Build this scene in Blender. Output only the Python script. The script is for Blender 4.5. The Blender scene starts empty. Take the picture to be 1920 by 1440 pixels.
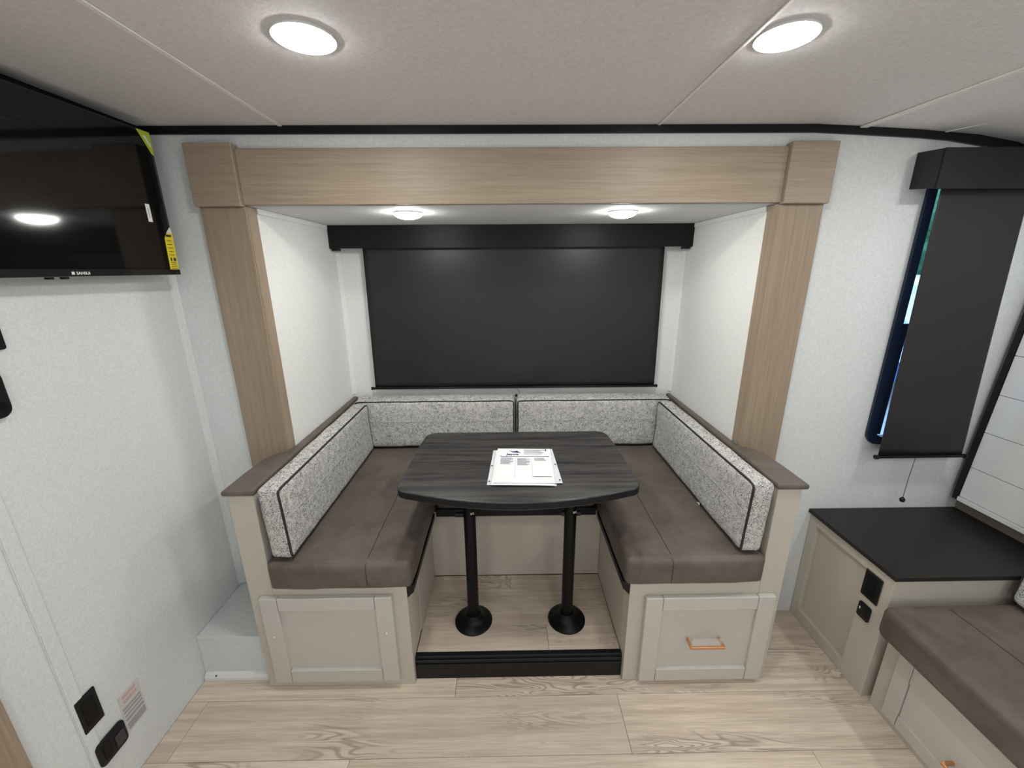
import bpy, bmesh, math, random
from mathutils import Vector, Matrix, noise
random.seed(7)
S = bpy.context.scene
COL = S.collection

# ------------------------------------------------------------------ camera, sky, exposure
PITCH, YAW, ROLL, CAM_H = 0.2789, 0.0113, -0.0068, 1.5334
cam_d = bpy.data.cameras.new('camera')
cam_d.sensor_width = 36.0
cam_d.lens = 757.43 / 1920 * 36
cam_d.clip_start = 0.02
cam = bpy.data.objects.new('camera', cam_d)
COL.objects.link(cam)
F = Vector((math.sin(YAW) * math.cos(PITCH), math.cos(YAW) * math.cos(PITCH), -math.sin(PITCH)))
R0 = Vector((math.cos(YAW), -math.sin(YAW), 0))
U0 = R0.cross(F)
Rv = R0 * math.cos(ROLL) + U0 * math.sin(ROLL)
Uv = -R0 * math.sin(ROLL) + U0 * math.cos(ROLL)
cam.matrix_world = Matrix(((Rv.x, Uv.x, -F.x, 0), (Rv.y, Uv.y, -F.y, 0), (Rv.z, Uv.z, -F.z, CAM_H), (0, 0, 0, 1)))
S.camera = cam

world = bpy.data.worlds.new('sky')
S.world = world
world.use_nodes = True
wb = world.node_tree.nodes['Background']
wb.inputs[0].default_value = (0.36, 0.60, 1.0, 1)
wb.inputs[1].default_value = 4.0

S.view_settings.view_transform = 'Standard'
S.view_settings.look = 'None'
S.view_settings.gamma = 1
S.view_settings.use_curve_mapping = False
S.view_settings.exposure = 0.12
fill_d = bpy.data.lights.new('fill_light', 'AREA')   # added soft fill behind the camera, brightens ceiling and front faces
fill_d.shape = 'RECTANGLE'; fill_d.size = 2.4; fill_d.size_y = 1.1
fill_d.energy = 10; fill_d.color = (.94, .97, 1.0)
fill = bpy.data.objects.new('fill_light', fill_d); COL.objects.link(fill)
fill.location = (.3, -.90, .85)
fill.rotation_euler = (math.radians(90 + 32), 0, 0)
LAMP = 122.0          # radiance of the big ceiling lamps' diffusers
LAMP_SMALL = 105.0    # radiance of the two lamps in the slide-out

# ------------------------------------------------------------------ materials
class G:
    def __init__(s, name):
        s.m = bpy.data.materials.new(name)
        s.m.use_nodes = True
        s.nt = s.m.node_tree
        s.b = s.nt.nodes['Principled BSDF']
        tc = s.nt.nodes.new('ShaderNodeTexCoord')
        s.co = tc.outputs['Object']
    def n(s, t, **kw):
        x = s.nt.nodes.new(t)
        for k, v in kw.items():
            setattr(x, k, v)
        return x
    def l(s, a, b):
        s.nt.links.new(a, b)
    def shift(s, amount=40):
        oi = s.n('ShaderNodeObjectInfo')
        cmb = s.n('ShaderNodeVectorMath', operation='SCALE')
        cmb.inputs[0].default_value = (amount, amount * .7, amount * 1.3)
        s.l(oi.outputs['Random'], cmb.inputs['Scale'])
        ad = s.n('ShaderNodeVectorMath', operation='ADD')
        s.l(s.co, ad.inputs[0]); s.l(cmb.outputs[0], ad.inputs[1])
        s.co = ad.outputs[0]
        return oi.outputs['Random']
    def noise(s, scale, sc=1.0, detail=3, rough=.55, dist=0.0):
        mp = s.n('ShaderNodeMapping')
        mp.inputs['Scale'].default_value = scale
        s.l(s.co, mp.inputs[0])
        nz = s.n('ShaderNodeTexNoise')
        nz.inputs['Scale'].default_value = sc
        nz.inputs['Detail'].default_value = detail
        nz.inputs['Roughness'].default_value = rough
        nz.inputs['Distortion'].default_value = dist
        s.l(mp.outputs[0], nz.inputs['Vector'])
        return nz.outputs[0]
    def rng(s, v, a, b, c=0.0, d=1.0):
        r = s.n('ShaderNodeMapRange')
        for i, x in enumerate((a, b, c, d)):
            r.inputs[i + 1].default_value = x
        s.l(v, r.inputs[0])
        return r.outputs[0]
    def mix(s, f, a, b, mode='MIX'):
        x = s.n('ShaderNodeMix', data_type='RGBA', blend_type=mode)
        if isinstance(f, float): x.inputs[0].default_value = f
        else: s.l(f, x.inputs[0])
        for i, c in ((6, a), (7, b)):
            if isinstance(c, tuple): x.inputs[i].default_value = (*c, 1)
            else: s.l(c, x.inputs[i])
        return x.outputs[2]
    def math(s, op, a, b):
        x = s.n('ShaderNodeMath', operation=op)
        for i, v in enumerate((a, b)):
            if isinstance(v, (int, float)): x.inputs[i].default_value = v
            else: s.l(v, x.inputs[i])
        return x.outputs[0]
    def bump(s, h, strength, dist=.001):
        b = s.n('ShaderNodeBump')
        b.inputs['Strength'].default_value = strength
        b.inputs['Distance'].default_value = dist
        s.l(h, b.inputs['Height'])
        s.l(b.outputs[0], s.b.inputs['Normal'])
    def fin(s, col, rough=.5, spec=.5, metal=0.0):
        if isinstance(col, tuple): s.b.inputs['Base Color'].default_value = (*col, 1)
        else: s.l(col, s.b.inputs['Base Color'])
        if isinstance(rough, float): s.b.inputs['Roughness'].default_value = rough
        else: s.l(rough, s.b.inputs['Roughness'])
        s.b.inputs['Specular IOR Level'].default_value = spec
        s.b.inputs['Metallic'].default_value = metal
        return s.m

def plain(name, col, rough=.5, spec=.5, metal=0.0, grain=0.06, sc=60, bump=0.0):
    g = G(name)
    n = g.noise((1, 1, 1), sc, 3)
    c2 = tuple(c * (1 - grain) for c in col)
    if bump: g.bump(n, bump, .0006)
    return g.fin(g.mix(g.rng(n, .3, .7), col, c2), rough, spec, metal)

def wallpaper(name, col, bump=.35):
    g = G(name)
    a = g.noise((260, 260, 90), 1, 3)
    b = g.noise((90, 90, 420), 1, 2)
    c = g.noise((3, 3, 3), 1, 2)
    h = g.math('ADD', a, b)
    c2 = tuple(x * .88 for x in col)
    base = g.mix(g.rng(h, .8, 1.25), c2, col)
    base = g.mix(g.rng(c, .3, .7, 0, .10), base, tuple(x * .8 for x in col))
    g.bump(h, bump, .0008)
    return g.fin(base, .75, .2)

def wood(name, c1, c2, axis=0, rough=.5, fine=1.0, knots=0.0, var=0.12, bump=.1, spec=.35, fw=.38):
    g = G(name)
    rnd = g.shift()
    def sc(lo, hi):
        v = [hi, hi, hi]; v[axis] = lo
        return tuple(v)
    a = g.noise(sc(2.0, 55 * fine), 1, 5, .6, .3)
    b = g.noise(sc(9, 420 * fine), 1, 3, .6)
    k = g.noise(sc(1.4, 9), 1, 2, .5, 1.2)
    mixf = g.math('ADD', g.math('MULTIPLY', a, 1 - fw), g.math('MULTIPLY', b, fw))
    base = g.mix(g.rng(mixf, .39, .61), c2, c1)
    if knots:
        wv = g.math('SINE', g.math('MULTIPLY', k, 150.0), 0.0)
        msk = g.math('MULTIPLY', g.rng(g.noise(sc(1.6, 5.5), 1, 1), .50, .62), g.rng(wv, -.1, 1.0))
        base = g.mix(g.math('MULTIPLY', msk, knots), base, tuple(x * .55 for x in c2))
        sp = g.rng(g.noise(sc(5, 22), 1, 4, .7), .66, .78)
        base = g.mix(g.math('MULTIPLY', sp, .5), base, tuple(x * .5 for x in c2))
    if var:
        base = g.mix(g.rng(rnd, 0, 1, 0, var), base, tuple(x * .6 for x in c2))
    g.bump(mixf, bump, .0006)
    return g.fin(base, rough, spec)

def tweed(name):
    g = G(name)
    n1 = g.noise((170, 170, 640), 1, 2, .5)
    n2 = g.noise((640, 640, 160), 1, 2, .5)
    n3 = g.noise((420, 420, 420), 1, 1, .5)
    n4 = g.noise((45, 45, 45), 1, 2, .5)
    d = g.math('MAXIMUM', g.rng(n1, .515, .585), g.rng(n2, .52, .59))
    d = g.math('MULTIPLY', d, g.rng(n4, .28, .58, .35, 1.0))
    base = g.mix(g.rng(n3, .35, .65), (.60, .59, .565), (.82, .81, .78))
    base = g.mix(g.math('MULTIPLY', d, .86), base, (.05, .05, .052))
    g.bump(g.math('SUBTRACT', g.math('ADD', n1, n2), d), .5, .0012)
    return g.fin(base, .9, .15)

def leather(name, col):
    g = G(name)
    a = g.noise((7, 7, 7), 1, 4, .6, .8)
    b = g.noise((380, 380, 380), 1, 2)
    c = g.noise((38, 38, 38), 1, 4, .65)
    f = g.math('ADD', g.math('MULTIPLY', a, .7), g.math('MULTIPLY', c, .3))
    base = g.mix(g.rng(f, .38, .64), tuple(x * .82 for x in col), tuple(x * 1.30 for x in col))
    g.bump(g.math('ADD', b, g.math('MULTIPLY', a, 2.0)), .25, .0008)
    return g.fin(base, g.rng(c, .3, .7, .46, .60), .42)

def embossed(name, col):
    g = G(name)
    mp = g.n('ShaderNodeMapping')
    mp.inputs['Rotation'].default_value = (0, math.radians(45), 0)
    mp.inputs['Scale'].default_value = (150, 60, 150)
    g.l(g.co, mp.inputs[0])
    ck = g.n('ShaderNodeTexBrick')
    ck.inputs['Scale'].default_value = 1.0
    sep = g.n('ShaderNodeSeparateXYZ'); g.l(mp.outputs[0], sep.inputs[0])
    cb = g.n('ShaderNodeCombineXYZ')
    g.l(sep.outputs[0], cb.inputs[0]); g.l(sep.outputs[2], cb.inputs[1])
    g.l(cb.outputs[0], ck.inputs['Vector'])
    g.bump(ck.outputs['Fac'], .9, -.003)
    n = g.noise((50, 50, 50), 1, 2)
    return g.fin(g.mix(n, col, tuple(x * .8 for x in col)), .48, .35)

def fabric(name, col):
    g = G(name)
    n = g.noise((500, 500, 500), 1, 1)
    n2 = g.noise((2.5, 2.5, 1.2), 1, 2)
    g.bump(g.math('ADD', g.math('MULTIPLY', n, .15), g.math('MULTIPLY', n2, 5)), .12, .002)
    return g.fin(g.mix(n, col, tuple(x * 1.15 for x in col)), .42, .48)

def glow(name, strength, col=(1, 1, 1)):
    g = G(name)
    g.b.inputs['Emission Color'].default_value = (*col, 1)
    g.b.inputs['Emission Strength'].default_value = strength
    return g.fin((.9, .9, .9), .4)

M_WALL = wallpaper('linen_wallpaper', (.74, .77, .775))
M_SLIDE = wallpaper('slide_wallpaper', (.84, .84, .82), .2)
M_CEIL = wallpaper('ceiling_vinyl', (.80, .78, .77), .35)
M_SCEIL = wallpaper('slide_ceiling_vinyl', (.80, .80, .79), .3)
M_BATTEN = plain('cream_batten', (.88, .87, .82), .45, grain=.03)
M_BAND = plain('black_cove', (.006, .005, .008), .4, .25)
M_OAKH = wood('taupe_wood_horizontal', (.40, .32, .245), (.30, .235, .175), 0, .45, 1.5, 0, 0, .06, .35, .55)
M_OAKV = wood('taupe_wood_vertical', (.365, .285, .21), (.275, .21, .15), 2, .45, 1.5, 0, 0, .06, .35, .55)
M_FLOOR = wood('oak_plank', (.80, .685, .575), (.575, .465, .37), 0, .42, .8, .75, .22, .12, .35)
M_SUB = plain('subfloor', (.09, .07, .055), .9)
M_GREIGE = plain('greige_cabinet', (.56, .52, .455), .5, .35, grain=.06, sc=240)
M_GREIGE2 = plain('greige_door', (.565, .55, .51), .42, .4, grain=.03, sc=200)
M_TABLE = wood('black_oak_laminate', (.080, .074, .072), (.016, .015, .016), 0, .38, .9, 0, 0, .6, .5)
M_TOP = plain('dark_countertop', (.021, .018, .017), .48, .35, grain=.25, sc=260, bump=.15)
M_BLACK = plain('black_metal', (.003, .003, .0035), .40, .22)
M_BLACKP = plain('black_plastic', (.006, .006, .008), .45, .3)
M_GLOSS = plain('tv_glass', (.004, .004, .0045), .07, .55, grain=.0)
M_TVB = plain('tv_bezel', (.012, .012, .013), .18, .5)
M_TWEED = tweed('tweed_fabric')
M_LEATH = leather('brown_grey_leatherette', (.112, .095, .079))
M_CAP = leather('arm_cap_leatherette', (.125, .102, .086))
M_PIPE = plain('dark_piping', (.022, .018, .017), .6)
M_SEAM = plain('seam_thread', (.030, .026, .023), .7)
M_QUILT = plain('quilt_thread', (.42, .41, .40), .8)
M_EMB = embossed('embossed_valance', (.007, .006, .009))
M_EMB2 = embossed('embossed_valance_warm', (.008, .007, .0065))
M_SHADE = fabric('charcoal_shade', (.0070, .0066, .0090))
M_SHADE2 = fabric('charcoal_shade_warm', (.0085, .0078, .0078))
M_COPPER = plain('copper_metal', (.80, .42, .22), .28, .5, 1.0, .05)
M_WHITEP = plain('white_plastic', (.80, .80, .79), .35)
M_PAPER = plain('paper', (.84, .85, .86), .6, .3, grain=.02)
M_SLEEVE = plain('clear_sleeve', (.74, .77, .80), .25, .6, grain=.03)
M_INK = plain('black_ink', (.03, .03, .04), .7)
M_INKG = plain('grey_ink', (.50, .52, .54), .8)
M_INKB = plain('blue_ink', (.05, .07, .28), .6)
M_YEL = plain('yellow_label', (.80, .68, .02), .5)
M_YG = plain('lime_label', (.55, .66, .03), .5)
M_RED = plain('red_ink', (.60, .42, .40), .7)
M_LABW = plain('label_film', (.62, .62, .61), .5)
M_SHIP = plain('white_shiplap', (.74, .745, .74), .4, .4, grain=.03, sc=200)
M_FRAME = plain('blue_lit_window_frame', (.014, .024, .055), .35)  # dark frame with the blue cast of outside light painted into its colour
M_RAIL = plain('taupe_rail', (.22, .19, .165), .5)
M_LAMP = glow('lamp_diffuser', LAMP, (1.0, 1.0, .965))
M_LAMPS = glow('small_lamp_diffuser', LAMP_SMALL, (1.0, 1.0, .955))
M_TREE = plain('foliage', (.10, .26, .12), .8, .2, grain=.6, sc=7)
M_TRAIL = plain('trailer_siding', (.80, .84, .88), .4)
M_NAVY = plain('blue_stripe', (.02, .10, .34), .4)
M_GROUND = plain('gravel', (.5, .5, .48), .9, .2, grain=.3, sc=30)
gl = G('window_glass')
M_GLASS = gl.fin((.9, .95, 1.0), .02, .5)
gl.b.inputs['Transmission Weight'].default_value = 1.0
gl.b.inputs['IOR'].default_value = 1.05
gf = G('clear_film')
M_FILM = gf.fin((.85, .85, .87), .25, .5)
gf.b.inputs['Alpha'].default_value = .16

# ------------------------------------------------------------------ mesh helpers (world coordinates)
class MB:
    def __init__(s): s.bm = bmesh.new()
    def merge(s, t):
        me = bpy.data.meshes.new('t'); t.to_mesh(me); t.free()
        s.bm.from_mesh(me); bpy.data.meshes.remove(me)
    def box(s, x0, x1, y0, y1, z0, z1, bev=0.0, seg=2):
        t = bmesh.new()
        v = [t.verts.new((x, y, z)) for x in (x0, x1) for y in (y0, y1) for z in (z0, z1)]
        for f in ((0, 1, 3, 2), (4, 6, 7, 5), (0, 4, 5, 1), (2, 3, 7, 6), (0, 2, 6, 4), (1, 5, 7, 3)):
            t.faces.new([v[i] for i in f])
        bmesh.ops.recalc_face_normals(t, faces=t.faces)
        if bev: bmesh.ops.bevel(t, geom=list(t.edges), offset=bev, segments=seg, profile=.5, affect='EDGES')
        s.merge(t); return s
    def prism(s, pts, axis, a0, a1, bev=0.0, seg=2):
        """pts: 2D outline; axis: extrusion axis; the 2D coords fill the other axes in order"""
        t = bmesh.new()
        def mk(p, a):
            c = list(p); c.insert(axis, a); return t.verts.new(c)
        A = [mk(p, a0) for p in pts]; B = [mk(p, a1) for p in pts]
        f1 = t.faces.new(A); f2 = t.faces.new(B)
        n = len(pts)
        for i in range(n): t.faces.new((A[i], A[(i + 1) % n], B[(i + 1) % n], B[i]))
        bmesh.ops.recalc_face_normals(t, faces=t.faces)
        if bev:
            es = list({e for f in (f1, f2) for e in f.edges})
            bmesh.ops.bevel(t, geom=es, offset=bev, segments=seg, profile=.5, affect='EDGES')
        s.merge(t); return s
    def tube(s, pts, r, closed=False, seg=8):
        t = s.bm; P = [Vector(p) for p in pts]; n = len(P); rings = []
        up = Vector((0.13, 0.21, 0.97))
        for i, p in enumerate(P):
            a = P[i - 1] if (i or closed) else p
            b = P[(i + 1) % n] if (i < n - 1 or closed) else p
            d = (b - a).normalized()
            u = d.cross(up)
            if u.length < .05: u = d.cross(Vector((1, 0, 0)))
            u.normalize(); w = d.cross(u)
            if rings:
                pu = (rings[-1][0].co - P[i - 1]).normalized()
                u = (pu - d * pu.dot(d)).normalized(); w = d.cross(u)
            rings.append([t.verts.new(p + (u * math.cos(k * 2 * math.pi / seg) + w * math.sin(k * 2 * math.pi / seg)) * r) for k in range(seg)])
        m = n if closed else n - 1
        for i in range(m):
            A, B = rings[i], rings[(i + 1) % n]
            for k in range(seg): t.faces.new((A[k], A[(k + 1) % seg], B[(k + 1) % seg], B[k]))
        if not closed:
            t.faces.new(rings[0][::-1]); t.faces.new(rings[-1])
        return s
    def lathe(s, prof, c, seg=32, axis=2):
        """prof: (radius, height) pairs along the axis"""
        t = s.bm; rings = []
        for r, h in prof:
            ring = []
            for k in range(seg):
                a = k * 2 * math.pi / seg
                p = [math.cos(a) * r, math.sin(a) * r]; p.insert(axis, h)
                ring.append(t.verts.new(Vector(p) + Vector(c)))
            rings.append(ring)
        for A, B in zip(rings, rings[1:]):
            for k in range(seg): t.faces.new((A[k], A[(k + 1) % seg], B[(k + 1) % seg], B[k]))
        t.faces.new(rings[0][::-1]); t.faces.new(rings[-1])
        return s
    def build(s, name, mat, parent=None, smooth=False, origin=None):
        bm = s.bm
        bmesh.ops.recalc_face_normals(bm, faces=bm.faces)
        if parent is not None:
            o0 = Vector((0, 0, 0)); q = parent
            while q: o0 += Vector(q.location); q = q.parent
            base = o0
            if origin: base = Vector(origin)
        else:
            if origin: base = Vector(origin)
            else:
                xs = [v.co.x for v in bm.verts]; ys = [v.co.y for v in bm.verts]; zs = [v.co.z for v in bm.verts]
                base = Vector(((min(xs) + max(xs)) / 2, (min(ys) + max(ys)) / 2, min(zs)))
            o0 = Vector((0, 0, 0))
        bmesh.ops.translate(bm, verts=bm.verts, vec=-base)
        me = bpy.data.meshes.new(name); bm.to_mesh(me); bm.free()
        me.materials.append(mat)
        if smooth:
            me.polygons.foreach_set('use_smooth', [True] * len(me.polygons))
            if smooth == 'auto': me.set_sharp_from_angle(angle=math.radians(35))
        o = bpy.data.objects.new(name, me); COL.objects.link(o)
        o.location = base - o0
        if parent: o.parent = parent
        return o

def tag(o, label=None, cat=None, group=None, kind=None):
    if label: o['label'] = label
    if cat: o['category'] = cat
    if group: o['group'] = group
    if kind: o['kind'] = kind
    return o
def thing(name, loc, label, cat, group=None):
    o = bpy.data.objects.new(name, None); COL.objects.link(o)
    o.empty_display_size = .05; o.location = loc
    return tag(o, label, cat, group)
def struct(mb, name, mat, label=None, smooth=False, origin=None, cat=None):
    o = mb.build(name, mat, None, smooth, origin)
    return tag(o, label, cat, None, 'structure')

def text(body, size, origin, xdir, ydir, name, mat, parent, ext=.0003, bold=False, align='LEFT'):
    c = bpy.data.curves.new(name, 'FONT'); c.body = body; c.size = size; c.extrude = ext
    c.align_x = align
    if bold: c.offset = size * .02
    o = bpy.data.objects.new(name, c); COL.objects.link(o)
    bpy.context.view_layer.update()
    me = bpy.data.meshes.new_from_object(o.evaluated_get(bpy.context.evaluated_depsgraph_get()))
    bpy.data.objects.remove(o); bpy.data.curves.remove(c)
    X = Vector(xdir).normalized(); Y = Vector(ydir); sc = Y.length; Y.normalize(); Z = X.cross(Y)
    sx = Vector(xdir).length
    O = Vector(origin)
    for v in me.vertices: v.co = O + X * v.co.x * sx + Y * v.co.y * sc + Z * v.co.z
    mb = MB(); mb.bm.from_mesh(me); bpy.data.meshes.remove(me)
    return mb.build(name, mat, parent)

# ------------------------------------------------------------------ dimensions
W = 1.496                     # inner face of the long side wall with the slide-out
CE = 1.98
XL, XR, YBK = -1.189, 1.94, -0.98
SL, SR, SB, SC = -.87, .925, 2.19, 1.74   # slide-out: side walls, back wall, ceiling
SF = .10                      # slide-out floor height

# ------------------------------------------------------------------ floor and planks
fl = struct(MB().box(XL - .6, XR + .1, YBK - .1, W + .04, -.04, -.007), 'floor', M_SUB, 'light oak plank floor of the trailer', cat='floor')
PW = .193
rows = {1.128: [-.208], .935: [-1.118, .397], .742: [-.525, 1.0], 1.321: [-.95, .92]}
def plank_row(parent, y0, joints, xa, xb, zt, L=1.515):
    js = sorted(joints); j0 = js[0]
    cuts = []
    x = j0
    while x > xa: x -= L
    while x < xb:
        cuts.append(x); x += L
    for j in js:
        if all(abs(j - c) > .2 for c in cuts): cuts.append(j)
    cuts = sorted(c for c in cuts)
    cuts.append(cuts[-1] + L)
    for a, b in zip(cuts, cuts[1:]):
        a2, b2 = max(a, xa), min(b, xb)
        if b2 - a2 < .03: continue
        g = .0006
        y1 = min(y0 + PW, W + .02) if parent is fl else min(y0 + PW, 1.632)
        MB().box(a2 + g, b2 - g, y0 + g, y1 - g, zt - .006, zt, .0007, 1).build('plank', M_FLOOR, parent, origin=((a2 + b2) / 2, y0 + PW / 2, zt))
y = 1.321
while y > YBK - .1:
    k = round(y, 3)
    js = rows.get(k) or [random.uniform(-1, .5)]
    plank_row(fl, y, js, XL - .6 if y < .6 else XL, XR, 0.0)
    y -= PW
fs = struct(MB().box(SL - .03, SR + .03, 1.226, SB + .03, .03, SF - .007), 'floor', M_SUB, 'raised oak plank floor inside the slide-out under the table', cat='floor')
plank_row(fs, 1.226 - .07, [.151], -.364, .43, SF)
plank_row(fs, 1.349, [-.85], -.364, .43, SF)
plank_row(fs, 1.542, [.004], -.364, .43, SF)
# trim the first slide row at the threshold: rebuild as a clipped strip
for o in [c for c in fs.children if c.location.y + fs.location.y < 1.30]:
    for v in o.data.vertices:
        wy = v.co.y + o.location.y + fs.location.y
        if wy < 1.226: v.co.y += 1.2265 - wy

# ------------------------------------------------------------------ walls
struct(MB().box(XL - .03, SL - .01, W, W + .035, 0, 2.0).box(SR + .01, 1.462, W, W + .035, 0, 2.0)
       .box(1.462, 1.73, W, W + .035, 0, .86).box(1.462, 1.73, W, W + .035, 1.83, 2.0).box(1.73, XR + .03, W, W + .035, 0, 2.0)
       .box(SL - .01, SR + .01, W, W + .035, SC, 2.0), 'wall_back', M_WALL, 'pale linen-textured wall around the slide-out opening', cat='wall')
wl = struct(MB().box(XL - .03, XL, .82, W, 0, 2.0), 'wall_left', M_WALL, 'pale linen-textured side wall behind the television', cat='wall')
struct(MB().box(XL - .03, XL - .004, YBK, .82, 0, 2.0), 'wall_left_near', M_WALL, 'narrow pale wall between the batten and the wooden door casing', cat='wall')
struct(MB().box(XR, XR + .03, YBK, W, 0, 2.0), 'wall_right', M_WALL, 'front end wall behind the sofa', cat='wall')
struct(MB().box(XL - .6, XR + .03, YBK - .03, YBK, 0, 2.0), 'wall_front', M_WALL, 'opposite long wall behind the camera', cat='wall')
# slide-out box
struct(MB().box(SL - .03, SL, W + .035, SB, SF, SC - .0005), 'wall_slide_left', M_SLIDE, 'white left side wall of the slide-out', cat='wall')
struct(MB().box(SR, SR + .03, W + .035, SB, SF, SC - .0005), 'wall_slide_right', M_SLIDE, 'white right side wall of the slide-out', cat='wall')
WX0, WX1, WZ0, WZ1 = -.64, .72, .98, 1.56
struct(MB().box(SL - .03, WX0, SB, SB + .03, SF, SC - .0005).box(WX1, SR + .03, SB, SB + .03, SF, SC - .0005)
       .box(WX0, WX1, SB, SB + .03, SF, WZ0).box(WX0, WX1, SB, SB + .03, WZ1, SC - .0005), 'wall_slide_back', M_SLIDE, 'white back wall of the slide-out behind the wide shade', cat='wall')
struct(MB().box(SL - .03, SR + .03, W + .0352, SB + .03, SC, SC + .03), 'ceiling', M_SCEIL, 'low white ceiling of the slide-out above the dinette', cat='ceiling')
# main ceiling, flat then curving down to the right
prof = [(XL - .6, CE), (1.02, CE), (1.156, .5 + 1.474), (1.372, 1.963), (1.564, 1.948), (1.70, 1.926), (1.80, 1.895), (1.88, 1.85), (1.95, 1.79)]
top = [(x, z + .03) for x, z in reversed(prof)]
struct(MB().prism(prof + top, 1, YBK - .02, W + .03), 'ceiling', M_CEIL, 'grey textured main ceiling curving down at the right', cat='ceiling')
def ceil_z(x):
    for (a, za), (b, zb) in zip(prof, prof[1:]):
        if a <= x <= b: return za + (zb - za) * (x - a) / (b - a)
    return prof[-1][1]
# black cove band along the wall/ceiling corner
xs = [XL, -.5, .2, .8, 1.02, 1.156, 1.26, 1.372, 1.47, 1.564, 1.64, 1.70, 1.80, 1.88, XR]
lo = [(x, ceil_z(x) - .024 - (.006 if x > 1.5 else 0)) for x in xs]; hi = [(x, ceil_z(x) - .0005) for x in reversed(xs)]
struct(MB().prism(lo + hi, 1, W - .010, W - .0005), 'trim_1', M_BAND, 'black band along the top of the long wall', cat='trim')
struct(MB().box(XL + .0005, XL + .010, .60, W - .011, CE - .022, CE - .0005), 'trim_2', M_BAND, 'black band along the top of the left wall', cat='trim')
# ceiling seams
def batten(name, x, w, th, label, ya=YBK, mat=M_BATTEN, yb=W - .011, dx=0.0):
    z = ceil_z(x) - .0005
    MBx = MB().prism([(x - w / 2, yb), (x + w / 2, yb), (x + w / 2 + dx, ya), (x - w / 2 + dx, ya)], 2, z - th, z, th * .3, 1)
    return struct(MBx, name, mat, label, cat='trim')
batten('trim_3', -.723, .013, .003, 'thin light seam strip on the ceiling at the left')
batten('trim_4', .50, .008, .0035, 'thin ceiling seam left of the right lamp')
batten('trim_5', 1.172, .024, .006, 'wide cream batten where the ceiling starts to curve', dx=.20)
batten('trim_6', 1.45, .010, .003, 'thin seam on the curved ceiling at far right', dx=.9, ya=-.2)
# left wall battens and casing
struct(MB().box(XL - .002, XL + .004, .822, .852, .0, CE - .023, .0015, 1), 'trim_7', M_WALL, 'papered batten strip on the left wall', cat='trim')
struct(MB().prism([(XL + .0005, W - .0005), (XL + .018, W - .0005), (XL + .008, W - .008), (XL + .0005, W - .018)], 2, .205, CE - .025), 'trim_8', M_WALL, 'pale corner bead in the far left corner', cat='trim')
struct(MB().box(XL - .003, XL + .012, .62, .712, 0, CE - .023, .002).box(XL - .003, XL + .004, .35, .62, 0, CE - .023), 'trim_9', M_OAKV, 'taupe wooden door casing at the lower left edge', cat='trim')
# strips along the top of slide side walls and corner strips
struct(MB().box(SL, SL + .006, W + .036, 2.098, SC - .020, SC - .0005, .002, 1), 'trim_10', M_SLIDE, 'slim white cornice strip on the left slide wall', cat='trim')
struct(MB().box(SR - .006, SR, W + .036, 2.098, SC - .020, SC - .0005, .002, 1), 'trim_11', M_SLIDE, 'slim white cornice strip on the right slide wall', cat='trim')
struct(MB().prism([(SL, SB), (SL + .016, SB), (SL, SB - .016)], 2, .86, 1.63), 'trim_12', M_SLIDE, 'white corner strip in the left back corner of the slide-out', cat='trim')
struct(MB().prism([(SR, SB), (SR - .016, SB), (SR, SB - .016)], 2, .86, 1.63), 'trim_13', M_SLIDE, 'white corner strip in the right back corner of the slide-out', cat='trim')
# threshold
th = MB().box(-.364, .430, 1.204, 1.2255, 0.001, .106, .002, 1).box(-.364, .430, 1.199, 1.2045, .078, .092, .002, 1).box(-.364, .430, 1.200, 1.206, 0.001, .070, .001, 1)
struct(th, 'trim_14', M_BLACKP, 'black step edge under the table between the benches', cat='trim')

# wood surround of the slide-out
t = thing('slide_surround', (.03, 1.48, .1), 'taupe wood-grain surround framing the dinette opening', 'trim')
MB().box(-.876, .932, 1.474, 1.4955, 1.742, 1.912, .002, 1).build('header', M_OAKH, t)
MB().box(-1.03, -.876, 1.458, 1.4955, 1.737, 1.924, .002, 1).build('corner_block', M_OAKH, t)
MB().box(.932, 1.087, 1.458, 1.4955, 1.737, 1.924, .002, 1).build('corner_block', M_OAKH, t)
MB().box(-1.024, -.8715, 1.474, 1.4955, .205, 1.737, .002, 1).build('casing', M_OAKV, t)
MB().box(.9265, 1.082, 1.474, 1.4955, .205, 1.737, .002, 1).build('casing', M_OAKV, t)
# reveal edging strip on casing inner edges
MB().box(-.8710, -.8690, 1.476, 1.530, .85, 1.737).build('edge_strip', M_OAKV, t)
MB().box(.9240, .9260, 1.476, 1.530, .85, 1.737).build('edge_strip', M_OAKV, t)

# wheel box at left
t = thing('wheel_box', (-1.07, 1.36, 0), 'white papered wheel box in the corner left of the bench', 'box')
MB().box(XL + .001, -.927, 1.222, 1.495, .001, .193).build('body', M_WALL, t)
MB().box(XL + .001, -.927, 1.219, 1.495, .1945, .200, .001, 1).build('top', M_WALL, t)
b = MB().prism([(1.2215, .001), (1.205, .001), (1.205, .014), (1.212, .026), (1.2215, .030)], 0, XL + .004, -.927).build('base_molding', M_WHITEP, t)
MB().lathe([(.003, 0), (.003, .002)], (-1.14, 1.2085, .022), 10).build('nail', M_BLACKP, b)

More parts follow.
